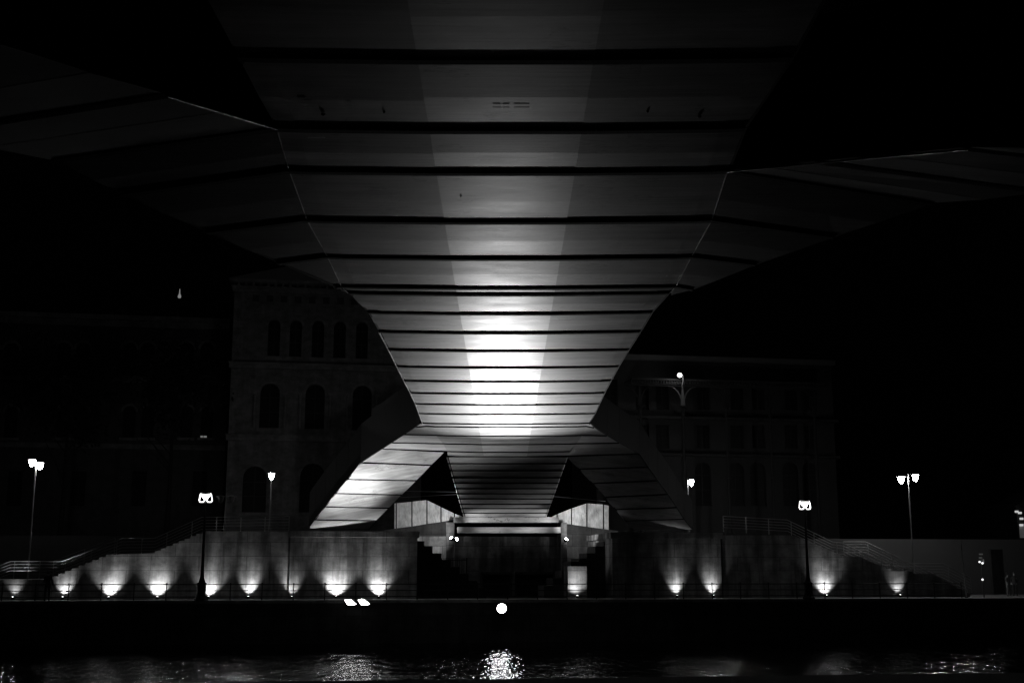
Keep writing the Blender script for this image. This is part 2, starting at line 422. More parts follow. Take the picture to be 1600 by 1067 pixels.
# railing bars at street level behind the splayed fascia
for x0, y0, x1, y1 in ((633, 767, 716, 768.5), (624, 777, 714, 772), (862, 775, 946, 783)):
    bpart(MB().tube([onY(x0, y0, 99), onY(x1, y1, 97)], .035, 6), 'handrail', M_RAIL)
# abutment: end beam, portal beam
ab = onY(790, 812, 91.3)
L0, L1 = onY(709, 812, 91.3), onY(873, 812, 91.3)
bpart(MB().box(L0.x, L1.x, 91.2, 92.2, onY(790, 815.5, 91.2).z, onY(790, 807.5, 91.2).z), 'end_beam', M_PALE)
bpart(MB().box(onY(714, 820, 92).x, onY(877, 820, 92).x, 92.3, 93.0, onY(790, 832, 92).z, onY(790, 823, 92).z), 'portal_beam', M_PALE)

# ================================================================== EMBANKMENT WALLS
Mq = Matrix.Translation(QO) @ Matrix.Rotation(QA, 4, 'Z')
def qthing(name, label, cat, u, v, z, group=None):
    return empty(name, Q(u, v, z), label, cat, group, QA)
def qobj(mb, name, m, label, cat, group=None, bevel=0):   # mesh written in (u, v, z); object carries the quay frame
    ob = mb.build(name, m, bevel=bevel); ob.matrix_world = Mq; return tag(ob, label, cat, group)
def steps(pts, v, rise=.17):
    """pixel polyline -> stepped outline in (u, z)"""
    out = []
    P = [(onv(x, y, v)[0], onv(x, y, v)[2]) for x, y in pts]
    for (u0, z0), (u1, z1) in zip(P[:-1], P[1:]):
        k = max(1, round(abs(z1-z0)/rise))
        if abs(z1-z0) < .12: out += [(u0, z0), (u1, z1)]; continue
        for i in range(k):
            ua, ub = u0+(u1-u0)*i/k, u0+(u1-u0)*(i+1)/k
            z = z0+(z1-z0)*((i+1)/k if z1 > z0 else i/k)
            out += [(ua, z), (ub, z)]
    return out
WV = 6.5
def wall_poly(outline, v, depth, zb=-.2):
    pts = [Vector((u, v, z)) for u, z in outline]
    clean = [pts[0]]
    for p in pts[1:]:
        if (p-clean[-1]).length > .003: clean.append(p)
    pts = [Vector((clean[0].x, v, zb))]+clean+[Vector((clean[-1].x, v, zb))]
    mb = MB(); n_ = len(pts)
    # front and back as vertical strips (concave outline safe)
    mb2 = MB()
    vs = clean+[Vector((p.x, v, zb)) for p in clean]; m_ = len(clean)
    for i in range(m_-1):
        if abs(clean[i+1].x-clean[i].x) < .002: continue
        a, b = clean[i], clean[i+1]
        for vv in (0, depth):
            D = Vector((0, vv, 0)); mb.add([Vector((a.x, v, zb))+D, Vector((b.x, v, zb))+D, b+D, a+D], [(0, 1, 2, 3)])
    D = Vector((0, depth, 0))
    for i in range(n_-1):
        a, b = pts[i], pts[i+1]; mb.add([a, b, b+D, a+D], [(0, 1, 2, 3)])
    return mb
cap_z = onv(520, 829.5, WV)[2]
outL = steps([(-120, 925), (-60, 905), (80, 904.5), (176, 866), (242, 864), (325, 829.5)], WV)
uL = onv(454, 830, WV)[0]
zs = onv(325, 829.5, WV)[2]
outL += [(uL, zs)]
qobj(wall_poly(outL, WV, 9.9), 'retaining_wall', M_WALL, 'stained stone retaining wall with steps climbing it, left of the bridge', 'wall')
uM0, uM1 = uL+.01, onv(652, 830, WV)[0]
qobj(MB().box(uM0, uM1, WV-.25, 14.5, -.2, cap_z-.42), 'bridge_pier', M_WALL, 'broad stone block under the left ramp of the footbridge', 'pier', bevel=.02)
qobj(MB().box(uM0-.15, uM1+.12, WV-.40, 14.6, cap_z-.419, cap_z), 'coping_slab', M_WALL, 'stone slab capping the block under the left ramp', 'slab', bevel=.02)
uR0, uR1 = onv(955, 832, WV)[0], onv(1124, 834, WV)[0]
capr = onv(1040, 832, WV)[2]
qobj(MB().box(uR0, uR1, WV-.25, 14.5, -.2, capr-.42), 'bridge_pier', M_WALL, 'broad stone block under the right ramp of the footbridge', 'pier', bevel=.02)
qobj(MB().box(uR0-.12, uR1+.15, WV-.40, 14.6, capr-.419, capr), 'coping_slab', M_WALL, 'stone slab capping the block under the right ramp', 'slab', bevel=.02)
outR = steps([(1126, 836), (1236, 836), (1313, 868), (1340, 870), (1392, 892), (1462, 900), (1516, 929)], WV)
outR[0] = (uR1+.16, outR[0][1])
qobj(wall_poly(outR, WV, 9.9), 'retaining_wall', M_WALL, 'stained stone retaining wall with steps running down it, right of the bridge', 'wall')
# the recess between the two blocks
qobj(MB().box(uM1+.13, uR0-.13, 16.0, 16.3, -.2, onv(790, 838, 16)[2]), 'back_wall', M_WALL, 'dark stone wall at the back of the recess under the bridge', 'wall')
for pts, lab in (([(600, 828), (619, 825), (710, 811.5)], 'rough stone abutment under the left splayed fascia panels'), ([(871, 816), (943, 826), (966, 829)], 'rough stone abutment under the right splayed fascia panels')):
    P = [onY(x, y, fY(x)) for x, y in pts]; mb = MB()
    for a, b in zip(P[:-1], P[1:]): mb.poly([a+Vector((0, .2, 0)), b+Vector((0, .2, 0)), Vector((b.x, b.y+.2, -.2)), Vector((a.x, a.y+.2, -.2))], Vector((0, .8, 0)))
    tag(mb.build('abutment_wall', M_ABUT), lab, 'wall')
st = [(652, 845), (663, 853), (676, 864), (690, 875), (704, 885.5), (718, 896), (732, 907), (746, 918), (760, 930)]
mb = MB()
for (x0, y0), (x1, y1) in zip(st[:-1], st[1:]):
    a = onv(x0, y0, 8.0); b = onv(x1, y0, 8.0); mb.box(a[0], b[0], 8.0, 11.5, -.2, a[2])
qobj(mb, 'stepped_parapet', M_BLACK, 'black stepped stone parapet descending right beneath the twin floodlights', 'parapet')
mb = MB()
st = [(954, 846), (943, 853), (930, 864), (917, 872), (904, 877), (892, 891), (878, 903), (864, 915), (850, 930)]
for (x0, y0), (x1, y1) in zip(st[:-1], st[1:]):
    a = onv(x0, y0, 8.6); b = onv(x1, y0, 8.6); mb.box(b[0], a[0], 8.6, 11.5, -.2, a[2])
qobj(mb, 'stepped_parapet', M_WALLD, 'stepped stone parapet descending left beside a bright wall light', 'parapet')
a = onv(887, 884, 6.9); b = onv(917, 884, 6.9)
qobj(MB().box(a[0], b[0], 6.9, 8.55, -.2, a[2]), 'stone_pillar', M_WALL, 'short pale stone pillar with cracked face lit brightly at its foot', 'pillar', bevel=.02)
for x0, x1, y0 in ((752, 800, 893), (806, 868, 893)):
    a = onv(x0, y0, 15.4); b = onv(x1, y0, 15.4)
    lab = 'black doorway opening in the recess, left of the other' if x0 < 800 else 'black doorway opening in the recess, right of the other'
    o = qthing('doorway', lab, 'doorway', a[0], 15.5, 0)
    f = MB().box(0, .12, 0, .45, 0, a[2]); f.box(b[0]-a[0]-.12, b[0]-a[0], 0, .45, 0, a[2]); f.box(.12, b[0]-a[0]-.12, 0, .45, a[2]-.2, a[2])
    f.build('frame', M_WALLD, o); MB().box(.12, b[0]-a[0]-.12, .38, .46, 0, a[2]-.2).build('door', M_BLACK, o)
for x0, x1, lab in ((697, 709.5, 'narrow stone jamb lit by the left twin spotlights'), (877, 886, 'narrow stone jamb lit by the right spotlight')):
    a, b = onY(x0, 850, 92.1), onY(x1, 850, 92.1); tag(MB().box(a.x, b.x, 92.1, 92.9, 0, onY(790, 816, 92.1).z).build('portal_jamb', M_WALL), lab, 'jamb')
# picket fence on the recess stairs
a = onv(686, 905, 12.0); b = onv(728, 905, 12.0); zt = onv(700, 872, 12.0)[2]
o = qthing('picket_fence', 'dark iron picket fence on the stairs in the recess', 'fence', a[0], 12.0, 0)
mb = MB(); Lf = b[0]-a[0]
for k in range(12): mb.box(Lf*k/12, Lf*k/12+.03, 0, .03, a[2], zt)
mb.box(0, Lf, .031, .06, zt-.15, zt-.1); mb.box(0, Lf, .031, .06, a[2]+.1, a[2]+.15); mb.build('pickets', M_IRON, o)
MB().box(Lf, Lf+.09, 0, .09, 0, zt+.05).build('post', M_IRON, o)

# near-side abutment blocks carrying the near ramps (out of frame, either side of the camera)
for (I, O, lab) in ((NLI, NLO, 'stone landing block at the foot of the near left ramp'), (NRI, NRO, 'stone landing block at the foot of the near right ramp')):
    x0, x1 = sorted((I[-1].x, O[-1].x)); tag(MB().box(x0-.3, x1+.3, I[-1].y-5, I[-1].y+1.0, -.1, I[-1].z-.05).build('landing_block', M_WALLD), lab, 'pier')

# ================================================================== PROMENADE RAILING
pr = qthing('promenade_railing', 'low black guard railing of three bars along the far quay edge', 'railing', 0, .75, 0)
u0 = onv(107, 925, .75)[0]; step = (onv(604, 925, .75)[0]-u0)/10
u_end = onv(1518, 925, .75)[0]
k0 = -4; us = []
k = k0
while u0+step*k < u_end: us.append(u0+step*k); k += 1
top = 1.03
for u in us:
    MB().tube([(u, 0, 0), (u, 0, top+.02)], .033, 8).lathe([(.001, top-.03), (.055, top-.01), (.06, top+.03), (.03, top+.06), (.001, top+.07)], (u, 0, 0), 8).lathe([(.05, .0), (.05, .04)], (u, 0, 0), 8).build('post', M_IRON, pr)
for z in (1.0, .62, .25): MB().tube([(us[0], 0, z), (us[-1], 0, z)], .026, 8).build('rail', M_IRON, pr)

# ================================================================== STAIR HANDRAILS
def stair_rail(label, pts, v, nb=5, gap=.2, posts=None, r=.022, down=None):
    P = [Vector(onv(x, y, v)) for x, y in pts]
    o = qthing('stair_railing', label, 'railing', P[0].x, v, 0)
    P = [Vector((p.x-P[0].x, 0, p.z)) for p in P] if False else [Vector((p.x-onv(pts[0][0], pts[0][1], v)[0], 0, p.z)) for p in P]
    for k in range(nb):
        MB().tube([p-UP*gap*k for p in P], r if k else r*1.4, 6).build('rail', M_RAIL, o)
    tot = P[-1].x-P[0].x; m = max(2, int(abs(tot)/1.6))
    for k in range(m+1):
        x = P[0].x+tot*k/m
        for a, b in zip(P[:-1], P[1:]):
            if min(a.x, b.x)-1e-6 <= x <= max(a.x, b.x)+1e-6:
                z = a.z+(b.z-a.z)*((x-a.x)/(b.x-a.x) if b.x != a.x else 0); break
        MB().box(x-.025, x+.025, .03, .06, z-gap*(nb-1)-.3, z).build('post', M_RAIL, o)
stair_rail('steel handrail on the front edge of the left embankment stairs', [(-60, 905), (17, 876.5), (98, 876.5), (191, 841), (242, 840.5), (315, 808), (452, 806)], 6.7)
stair_rail('steel handrail on the back edge of the lowest left flight of stairs', [(84, 876), (180, 839.5)], 9.5)
stair_rail('steel handrail on the front edge of the right embankment stairs', [(1130, 806), (1230, 812), (1300, 846), (1316, 848), (1386, 880), (1473, 880), (1517, 902)], 6.7)
stair_rail('steel handrail on the back edge of the right stairs', [(1318, 846), (1352, 846), (1422, 879), (1512, 921)], 9.5)

# ================================================================== WALL UPLIGHTS
up_labels = [
 (20, 5, 'weak uplight at the foot of the wall, first from the left end', .45),
 (98, 16, 'uplight between the standing dark figure and the second rail post', .75),
 (170, 34, 'bright uplight below the lower flight of the left stairs', 1),
 (246, 32, 'bright uplight beneath the landing of the left stairs', 1),
 (326, 30, 'uplight glowing behind the heavy base of the left promenade lamp', 1),
 (388, 26, 'uplight just right of the left promenade lamp', .9),
 (456, 14, 'dim uplight by the left corner of the stone block under the left ramp', .6),
 (525, 62, 'widest and brightest uplight, centred under the left ramp', 1.3),
 (592, 40, 'uplight near the right corner of the block under the left ramp', 1),
 (902, 15, 'uplight alone at the foot of the cracked stone pillar', 1),
 (1058, 15, 'uplight in the middle of the block under the right ramp', .7),
 (1115, 22, 'uplight at the right corner of the block under the right ramp', .85),
 (1292, 32, 'bright uplight just right of the right promenade lamp', 1),
 (1407, 9, 'weak uplight at the foot of the wall, last on the right', .5)]
proto_up = None
for (px, W, lab, wd) in up_labels:
    onpier = (454 < px < 652) or (955 < px < 1124)
    wv = WV-.25 if onpier else WV
    u = onv(px, 930, wv-.42)[0]; v = wv-.42
    if proto_up is None:
        o = qthing('wall_uplight', lab, 'uplight', u, v, 0, 'uplights along the embankment wall')
        mb = MB(); mb.lathe([(.001, 0), (.13, 0), (.13, .03), (.10, .05), (.10, .14), (.085, .15)], n=16)
        mb.build('housing', M_IRON, o, smooth=True)
        MB().lathe([(.001, .151), (.08, .151), (.07, .175), (.04, .19), (.001, .195)], n=16).build('lens', M_LENS, o, smooth=True)
        proto_up = o
    else:
        o = copy_tree(proto_up); o.location = Q(u, v, 0); o['label'] = lab
    spot('uplight_beam', Q(u, v, .22), Q(u+random.uniform(-.03, .03), v+.45, .85), W*20, 84+22*wd if wd > .9 else 84, 1, o, .06)
    spot('uplight_beam', Q(u, v-.05, .22), Q(u+random.uniform(-.08, .08), v+.30, 2.4), W*.4, 64, 1, o, .06)

# ================================================================== FLOODLIGHTS
pf = onplane(784, 950, Q(0, -.35, 0), QV)
o = empty('floodlight', pf-Vector((0, 0, 0)), 'large round floodlight on the quay wall pointing up at the deck', 'floodlight')
fd = Vector((0, -1, .22)).normalized(); Mf = fd.to_track_quat('Z', 'Y').to_matrix().to_4x4()
MB().lathe([(.12, -.3), (.22, -.26), (.33, -.05), (.35, 0), (.33, .02), (.30, 0)], n=24, M=Mf).build('housing', M_IRON, o, smooth=True)
MB().lathe([(.29, -.02), (.28, .02), (.15, .05), (.001, .06)], n=24, M=Mf).build('lens', M_FLOOD, o, smooth=True)
MB().tube([(-.36, 0, 0), (-.36, .2, 0), (.36, .2, 0), (.36, 0, 0)], .025, 6).build('bracket', M_IRON, o)
spot('flood_beam', pf+Vector((0, -.15, .1)), (-.3, 60.3, 9.3), 14000, 43, 1, o, .25)
spot('flood_beam', pf+Vector((0, -.15, .1)), (-.3, 64, 9.3), 350, 100, 1, o, .25)
for px, lab in ((547.5, 'left one of two square floodlights hung on the quay wall below the railing'), (568.5, 'right one of two square floodlights hung on the quay wall below the railing')):
    c = onplane(px, 941, Q(0, -.3, 0), QV)
    o = empty('floodlight', c, lab, 'floodlight', 'square floodlights on the quay wall')
    M3 = Matrix(((.40, -.13, 0), (0, 0, 1), (-.10, .17, 0))).to_4x4()
    # tilted square lens: slanted outline facing river and up
    pts = [Vector((-.37, -.02, .17)), Vector((.0, -.02, .20)), Vector((.37, -.02, -.08)), Vector((.30, -.02, -.12)), Vector((.0, -.02, -.17)), Vector((-.18, -.02, -.12))]
    MB().poly(pts, Vector((0, .03, 0))).build('lens', M_FLOOD2, o)
    MB().poly([p*1.08+Vector((0, .03, 0)) for p in pts], Vector((0, .16, 0))).build('housing', M_IRON, o)
    MB().box(-.05, .05, .17, .36, -.05, .05).build('bracket', M_IRON, o)
    spot('flood_beam', c+Vector((0, -.1, .1)), (-7.0, 75.6, 8.8) if px < 560 else (-11.0, 79.6, 7.0), 5000 if px < 560 else 6400, 84 if px < 560 else 52, 1, o, .15)
# spots under the portal
for (px, py, tx, lab, W) in ((705, 840, (-6.3, 92, 7), 'left head of the twin spotlights under the left end of the portal', 60), (713.5, 842, (0, 91, 5.8), 'right head of the twin spotlights under the left end of the portal', 60),
                     (885, 842, (6, 92, 7), 'tall spotlight under the right end of the portal beam', 70)):
    c = onY(px, py, 90.0); o = empty('spotlight', c, lab, 'spotlight', 'spotlights at the portal')
    d = (Vector(tx)-c).normalized(); d = (d+Vector((0, -.9, 0))).normalized(); Mf = d.to_track_quat('Z', 'Y').to_matrix().to_4x4()
    MB().lathe([(.05, -.25), (.12, -.2), (.15, 0), (.135, 0)], n=14, M=Mf).build('housing', M_IRON, o, smooth=True)
    MB().lathe([(.13, -.01), (.12, .03), (.001, .06)], n=14, M=Mf).build('lens', M_FLOOD, o, smooth=True)
    MB().tube([(0, 0, 0), (0, .5, -.1), (0, 2.6, -.1)], .03, 6).build('arm', M_IRON, o)
    spot('spot_and_fill_beam', c+Vector((0, -.1, .2)), (0 if px != 705 else tx[0], 91.2, 6.3), W*(5 if px != 705 else .6), 100, 1, o, .1)
    if px != 713.5: spot('spot_and_fill_beam', c+Vector((-.9 if px < 800 else .7, -1.6, .1 if px < 800 else .7)), (-7.6 if px < 800 else 6.6, 95.5, 6.2), W*27, 82, 1, o, .1)  # added unseen fill, set off from the lamp head, lights the fascia panels
    spot('spot_and_fill_beam', c+Vector((0, .5, .25)), (c.x+(-.5 if px < 800 else .5), 91.6, 5.2), W*.08, 90, .8, o, .1)

# ================================================================== STREET LAMPS
def ring_lamp(px, y_top, label, first=None):
    v = .3; b = onv(px[1], 936, v)
    zt = onv(px[0], y_top, v)[2]
    o = qthing('promenade_lamp', label, 'street lamp', b[0], v, 0, 'promenade lamps with lit ring heads')
    MB().lathe([(.001, 0), (.42, 0), (.42, .12), (.36, .2), (.30, .3), (.27, .5), (.27, .95), (.31, 1.0), (.31, 1.08), (.2, 1.14), (.16, 1.3), (.13, 1.4)], n=8).build('base', M_IRON, o)
    MB().tube([(0, 0, 1.35), (0, 0, 3.0), (0, 0, zt-.55)], [.115, .085, .06], 10).lathe([(.06, 0), (.1, .03), (.1, .08), (.06, .1)], (0, 0, zt-.62), 10).build('pole', M_IRON, o, smooth=True)
    w1, w2, hh = .32, .40, .52
    MB().tube([(-w1, 0, zt), (-w1-.02, 0, zt-.08), (-w2, 0, zt-hh+.1), (-w2+.05, 0, zt-hh+.01), (-w2+.14, 0, zt-hh), (-.14, 0, zt-hh), (-.06, 0, zt-hh+.12), (.06, 0, zt-hh+.12), (.14, 0, zt-hh), (w2-.14, 0, zt-hh), (w2-.05, 0, zt-hh+.01), (w2, 0, zt-hh+.1), (w1+.02, 0, zt-.08), (w1, 0, zt), (-w1, 0, zt)], .042, 6).build('ring', M_RING, o)
    MB().lathe([(.001, zt+.02), (.27, zt+.02), (.27, zt-.06), (.001, zt-.0599)], n=16).build('cap', M_IRON, o)
    MB().lathe([(.24, zt-.07), (.235, zt-.14), (.19, zt-.24), (.10, zt-.31), (.001, zt-.33)], n=16).build('bowl', M_BOWL, o, smooth=True)
    return o
ring_lamp((320, 314), 771, 'promenade lamp with heavy base at the quay edge, left of the bridge')
ring_lamp((1260, 1264), 783, 'promenade lamp with heavy base at the quay edge, right of the bridge')
def bowl_head(parent, x, y, z, lit=True, s=1.0):
    MB().lathe([(.001, z+.05), (.14*s, z+.06), (.30*s, z+.02), (.48*s, z-.01), (.48*s, z-.035), (.24*s, z-.04)], (x, y, 0), 18).build('hood', M_POLE, parent, smooth=True)
    MB().lathe([(.27*s, z-.04), (.285*s, z-.16), (.24*s, z-.34), (.14*s, z-.48), (.001, z-.53)], (x, y, 0), 18).build('bowl', M_LAMP if lit else M_POLE, parent, smooth=True)
def bowl_lamp(base, zbase, heads, label, name='street_lamp', lit=True, group='bowl street lamps', s=1.0):
    """base: (px at foot, Y); heads: [(px, py of hood)]"""
    H = [onY(x, y, base[1]) for x, y in heads]
    bx = sum(h.x for h in H)/len(H) if base[0] is None else base[0]
    o = empty(name, (bx, base[1], zbase), label, 'street lamp', group)
    zt = max(h.z for h in H)-zbase
    MB().tube([(0, 0, 0), (0, 0, .9), (0, 0, .95), (0, 0, zt+.12)], [.1, .1, .065, .045], 8).build('pole', M_POLE, o, smooth=True)
    for h_ in H:
        x = h_.x-bx; z = h_.z-zbase
        if abs(x) > .06: MB().tube([(0, 0, z-.02), (x, 0, z+.04)], .025, 6).build('arm', M_POLE, o)
        bowl_head(o, x, 0, z, lit, s)
    return o
bowl_lamp((None, 90), .9, [(50.5, 717.5), (63, 722.5)], 'tall twin street lamp with two lit bowls close together, far left', s=.70)
bowl_lamp((None, 92), .9, [(1407.5, 744.5), (1430, 741)], 'tall twin street lamp with two lit bowls held apart, far right', s=.72)
bowl_lamp((None, 97), 4.4, [(424.5, 739)], 'single lit bowl street lamp in front of the tower facade', s=.66)
q = onY(1080.5, 747.5, 97); b0 = onY(1074.5, 760, 97)
bowl_lamp((b0.x, 97), 4.4, [(1080.5, 749)], 'single lit bowl street lamp behind the right ramp', s=.56)
bowl_lamp((onY(353, 780, 92).x, 92), 4.4, [(345, 775), (362, 775)], 'unlit twin street lamp above the top of the left stairs', lit=False, s=.8)

# ================================================================== BUILDINGS
BA = R(9.5)
def facade_row(mb, x0, x1, z0, z1, ops, reveal=.45, arcn=8):
    """ops: (cx, w, sill z, top z, arch bool); wall plane y=0 with holes and reveals"""
    ops = sorted(ops)
    bx = [x0]+[(ops[i][0]+ops[i+1][0])/2 for i in range(len(ops)-1)]+[x1]
    for i, (cx, w_, zs_, zt_, arch) in enumerate(ops):
        a, b = bx[i], bx[i+1]; r = w_/2
        spz = zt_-r if arch else zt_
        inner = [(cx-r, zs_), (cx-r, spz)]; outer = [(a, zs_), (a, spz)]
        if arch:
            angs = sorted(set([math.pi*(k/arcn) for k in range(arcn+1)]+[math.atan2(z1-spz, a-cx), math.atan2(z1-spz, b-cx)]), reverse=True)
            for t in angs:
                c_, s_ = math.cos(t), math.sin(t); inner.append((cx+r*c_, spz+r*s_))
                ks = []
                if c_ > 1e-6: ks.append((b-cx)/c_)
                if c_ < -1e-6: ks.append((a-cx)/c_)
                if s_ > 1e-6: ks.append((z1-spz)/s_)
                k_ = min(ks); outer.append((cx+k_*c_, spz+k_*s_))
        else:
            inner += [(cx-r, zt_), (cx+r, zt_)]; outer += [(a, z1), (b, z1)]
            outer[1] = (a, zt_)
        inner += [(cx+r, spz), (cx+r, zs_)]; outer += [(b, spz), (b, zs_)]
        m_ = len(inner); vs = [Vector((x, 0, z)) for x, z in inner+outer]+[Vector((x, reveal, z)) for x, z in inner]
        fs = []
        for k in range(m_-1): fs += [(k, k+1, m_+k+1, m_+k), (k, 2*m_+k, 2*m_+k+1, k+1)]
        fs.append((0, m_-1, 3*m_-1, 2*m_))
        mb.add(vs, fs); mb.add([Vector((a, 0, z0)), Vector((b, 0, z0)), Vector((b, 0, zs_)), Vector((a, 0, zs_))], [(0, 1, 2, 3)])
def window(parent, cx, w_, zs_, zt_, arch, reveal=.45, lit=False, trim_=True, Mg=None, orn=0):
    r = w_/2; spz = zt_-r if arch else zt_
    pts = [(cx-r, zs_), (cx+r, zs_)]
    arcp = [(cx+r*math.cos(t), spz+r*math.sin(t)) for t in [math.pi*k/8 for k in range(9)]] if arch else [(cx+r, zt_), (cx-r, zt_)]
    mb = MB(); mb.poly([Vector((x, reveal-.02, z)) for x, z in pts+arcp], Vector((0, .05, 0)))
    wn = mb.build('window', Mg or M_GLASSD, parent); M_TRIM = globals()['M_GAL' if parent.name == 'gallery_building' else 'M_TRIM']
    fr = MB(); y0 = reveal-.09; t = .05
    fr.box(cx-t/2, cx+t/2, y0, y0+.06, zs_, zt_-.05)
    for f in (.36, .68): fr.box(cx-r, cx+r, y0+.061, y0+.065, zs_+(spz-zs_)*f*1.3-.03, zs_+(spz-zs_)*f*1.3+.03)
    fr.build('frame', M_GAL if parent.name != 'tower_building' else M_FACD, wn)
    if trim_:
        tb = MB(); o1 = .24; sb = MB()
        if arch:
            prof = [(cx+(r+q)*math.cos(tt), spz+(r+q)*math.sin(tt)) for q in (0.02, o1) for tt in [math.pi*k/8 for k in range(9)]]
            for k in range(8):
                A = [prof[k], prof[k+1], prof[9+k+1], prof[9+k]]; tb.poly([Vector((x, -.1, z)) for x, z in A], Vector((0, .098, 0)))
        sb.box(cx-r-o1, cx+r+o1, -.18, -.002, zs_-.3, zs_-.05); sb.build('sill', M_TRIM, wn)
        if orn:
            for s_ in (-1, 1):
                cb = MB(); xx = cx+s_*(r+orn); cb.tube([(xx, -.2, zs_-.05), (xx, -.2, spz-.2)], .13, 8); cb.box(xx-.2, xx+.2, -.36, -.002, spz-.2, spz+.05); cb.build('half_column', M_TRIM, wn)
        tb.build('surround', M_TRIM, wn)
    return wn
# tower pavilion behind the left ramp
TY = 125.0
T0 = onY(360, 600, TY); tower = empty('tower_building', (T0.x, TY, 4.4), 'faintly lit stone tower pavilion with arched windows behind the left ramp', 'building', rz=BA)
def tl(px, py):   # pixel -> tower facade local (x, z)
    nrm_ = Vector((-math.sin(BA), math.cos(BA), 0)); p = onplane(px, py, Vector((T0.x, TY, 0)), nrm_)
    d = p-Vector((T0.x, TY, 4.4)); return d.dot(Vector((math.cos(BA), math.sin(BA), 0))), d.z
W_ = tl(660, 600)[0]
z_a, z_b, z_c, z_top = tl(360, 684)[1], tl(360, 571)[1], tl(360, 452)[1], tl(360, 437)[1]
def pxop(px, w_, ys_, yt_, arch=True):
    x, zs_ = tl(px, ys_); _, zt_ = tl(px, yt_); return (x, w_, zs_, zt_, arch)
row0 = [pxop(396, 2.4, 800, 728), pxop(487, 2.6, 800, 724), pxop(580, 2.4, 800, 728)]
row0 = [(x, w_, max(z, .4), zt_, a_) for x, w_, z, zt_, a_ in row0]
row1 = [pxop(420, 2.0, 668, 599), pxop(491, 2.0, 670, 600), pxop(565, 2.0, 672, 602)]
row2 = [pxop(427, 1.25, 556, 499), pxop(461, 1.25, 557, 500), pxop(496, 1.25, 558, 501), pxop(530, 1.25, 559, 502), pxop(565, 1.25, 560, 503)]
mb = MB()
facade_row(mb, 0, W_, 0, z_a, row0); facade_row(mb, 0, W_, z_a, z_b, row1); facade_row(mb, 0, W_, z_b, z_c, row2)
mb.box(0, W_, 0.001, 14, z_c, z_top); mb.add([Vector((0, 0, 0)), Vector((0, 14, 0)), Vector((0, 14, z_top)), Vector((0, 0, z_top))], [(0, 1, 2, 3)])
mb.add([Vector((W_, 0, 0)), Vector((W_, 14, 0)), Vector((W_, 14, z_top)), Vector((W_, 0, z_top))], [(0, 1, 2, 3)])
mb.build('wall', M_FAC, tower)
for r_ in row0: window(tower, *r_)
for r_ in row1: window(tower, *r_, orn=.55)
for r_ in row2: window(tower, *r_)
for z, t_, d in ((z_a, .5, .35), (z_b, .5, .35), (z_c, .45, .3)):
    MB().box(-.2, W_+.2, -d, -.003, z-t_/2, z+t_/2).box(-.3, W_+.3, -d-.15, -.003, z+t_/2+.002, z+t_/2+.15).build('cornice', M_TRIM, tower)
mb = MB(); mb.box(-.5, W_+.5, -.8, -.003, z_top-.3, z_top)
for k in range(26): mb.box(.3+k*W_/26, .55+k*W_/26, -.5, -.003, z_top-.85, z_top-.301)
mb.build('cornice', M_TRIM, tower)
zr = tl(440, 414)[1]
MB().poly([Vector((-.6, -.85, z_top+.002)), Vector((W_+.6, -.85, z_top+.002)), Vector((W_/2, -.85, zr+.8))], Vector((0, 15, 0))).build('roof', M_ROOF, tower)
mb = MB()
for k in range(8):
    x = tl(400+k*22, 466)[0]; z = tl(400, 466)[1]; mb.box(x-.35, x+.35, -.07, -.003, z-.35, z+.35)
mb.build('frieze_block', M_FACD, tower)
for xx in (.45, ): 
    mb = MB()
    for k in range(24): mb.box(0.02, .7 if k % 2 else .5, -.08, -.004, .2+k*z_top/26, .2+(k+.86)*z_top/26)
    mb.build('quoins', M_TRIM, tower)
# long wing to the left
WY = 131.0
G0 = onY(356, 600, WY); wing_b = empty('wing_building', (G0.x, WY, 4.4), 'long dark building wing with paired arched windows, left of the tower', 'building', rz=BA)
def gl(px, py):
    nrm_ = Vector((-math.sin(BA), math.cos(BA), 0)); p = onplane(px, py, Vector((G0.x, WY, 0)), nrm_)
    d = p-Vector((G0.x, WY, 4.4)); return d.dot(Vector((math.cos(BA), math.sin(BA), 0))), d.z
xw = gl(-60, 600)[0]; zw2 = gl(350, 598)[1]; zw1 = gl(350, 700)[1]; zwt = gl(350, 500)[1]
r2 = []; r1 = []
for c in (-15, 15, 97, 127, 200, 229, 290, 322):
    x, zs_ = gl(c, 586); r2.append((x, 1.5, zs_, gl(c, 535)[1], True))
    x, zs_ = gl(c, 683); r1.append((x, 1.3, zs_, gl(c, 634)[1], True))
mb = MB(); facade_row(mb, xw, 0, zw1, zw2, r1, .4); facade_row(mb, xw, 0, zw2, zwt, r2, .4)
r0 = []
for c in (20, 120, 215, 310):
    x, zs_ = gl(c, 790); r0.append((x, 1.5, max(zs_, .5), gl(c, 735)[1], False))
facade_row(mb, xw, 0, 0, zw1, r0, .4)
mb.add([Vector((xw, 0, 0)), Vector((xw, 14, 0)), Vector((xw, 14, zwt)), Vector((xw, 0, zwt))], [(0, 1, 2, 3)])
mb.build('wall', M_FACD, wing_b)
for r_ in r2+r1: window(wing_b, *r_, reveal=.4)
for r_ in r0: window(wing_b, *r_, reveal=.4, trim_=False)
for z in (zw1, zw2): MB().box(xw, 0, -.3, -.003, z-.25, z+.25).build('cornice', M_FAC, wing_b)
MB().box(xw, -.01, -.9, -.003, zwt-.5, zwt).box(xw, -.01, -.55, -.003, zwt-1.2, zwt-.502).build('cornice', M_FAC, wing_b)
MB().poly([Vector((xw, -.9, zwt+.004)), Vector((xw, 14, zwt+.004)), Vector((xw, 6.5, zwt+3.2))], Vector((-xw-.2, 0, 0))).build('roof', M_ROOF, wing_b)
x, z = gl(318, 684); M_WARM = mat('lit window pane', .5, .5, 0, .12)
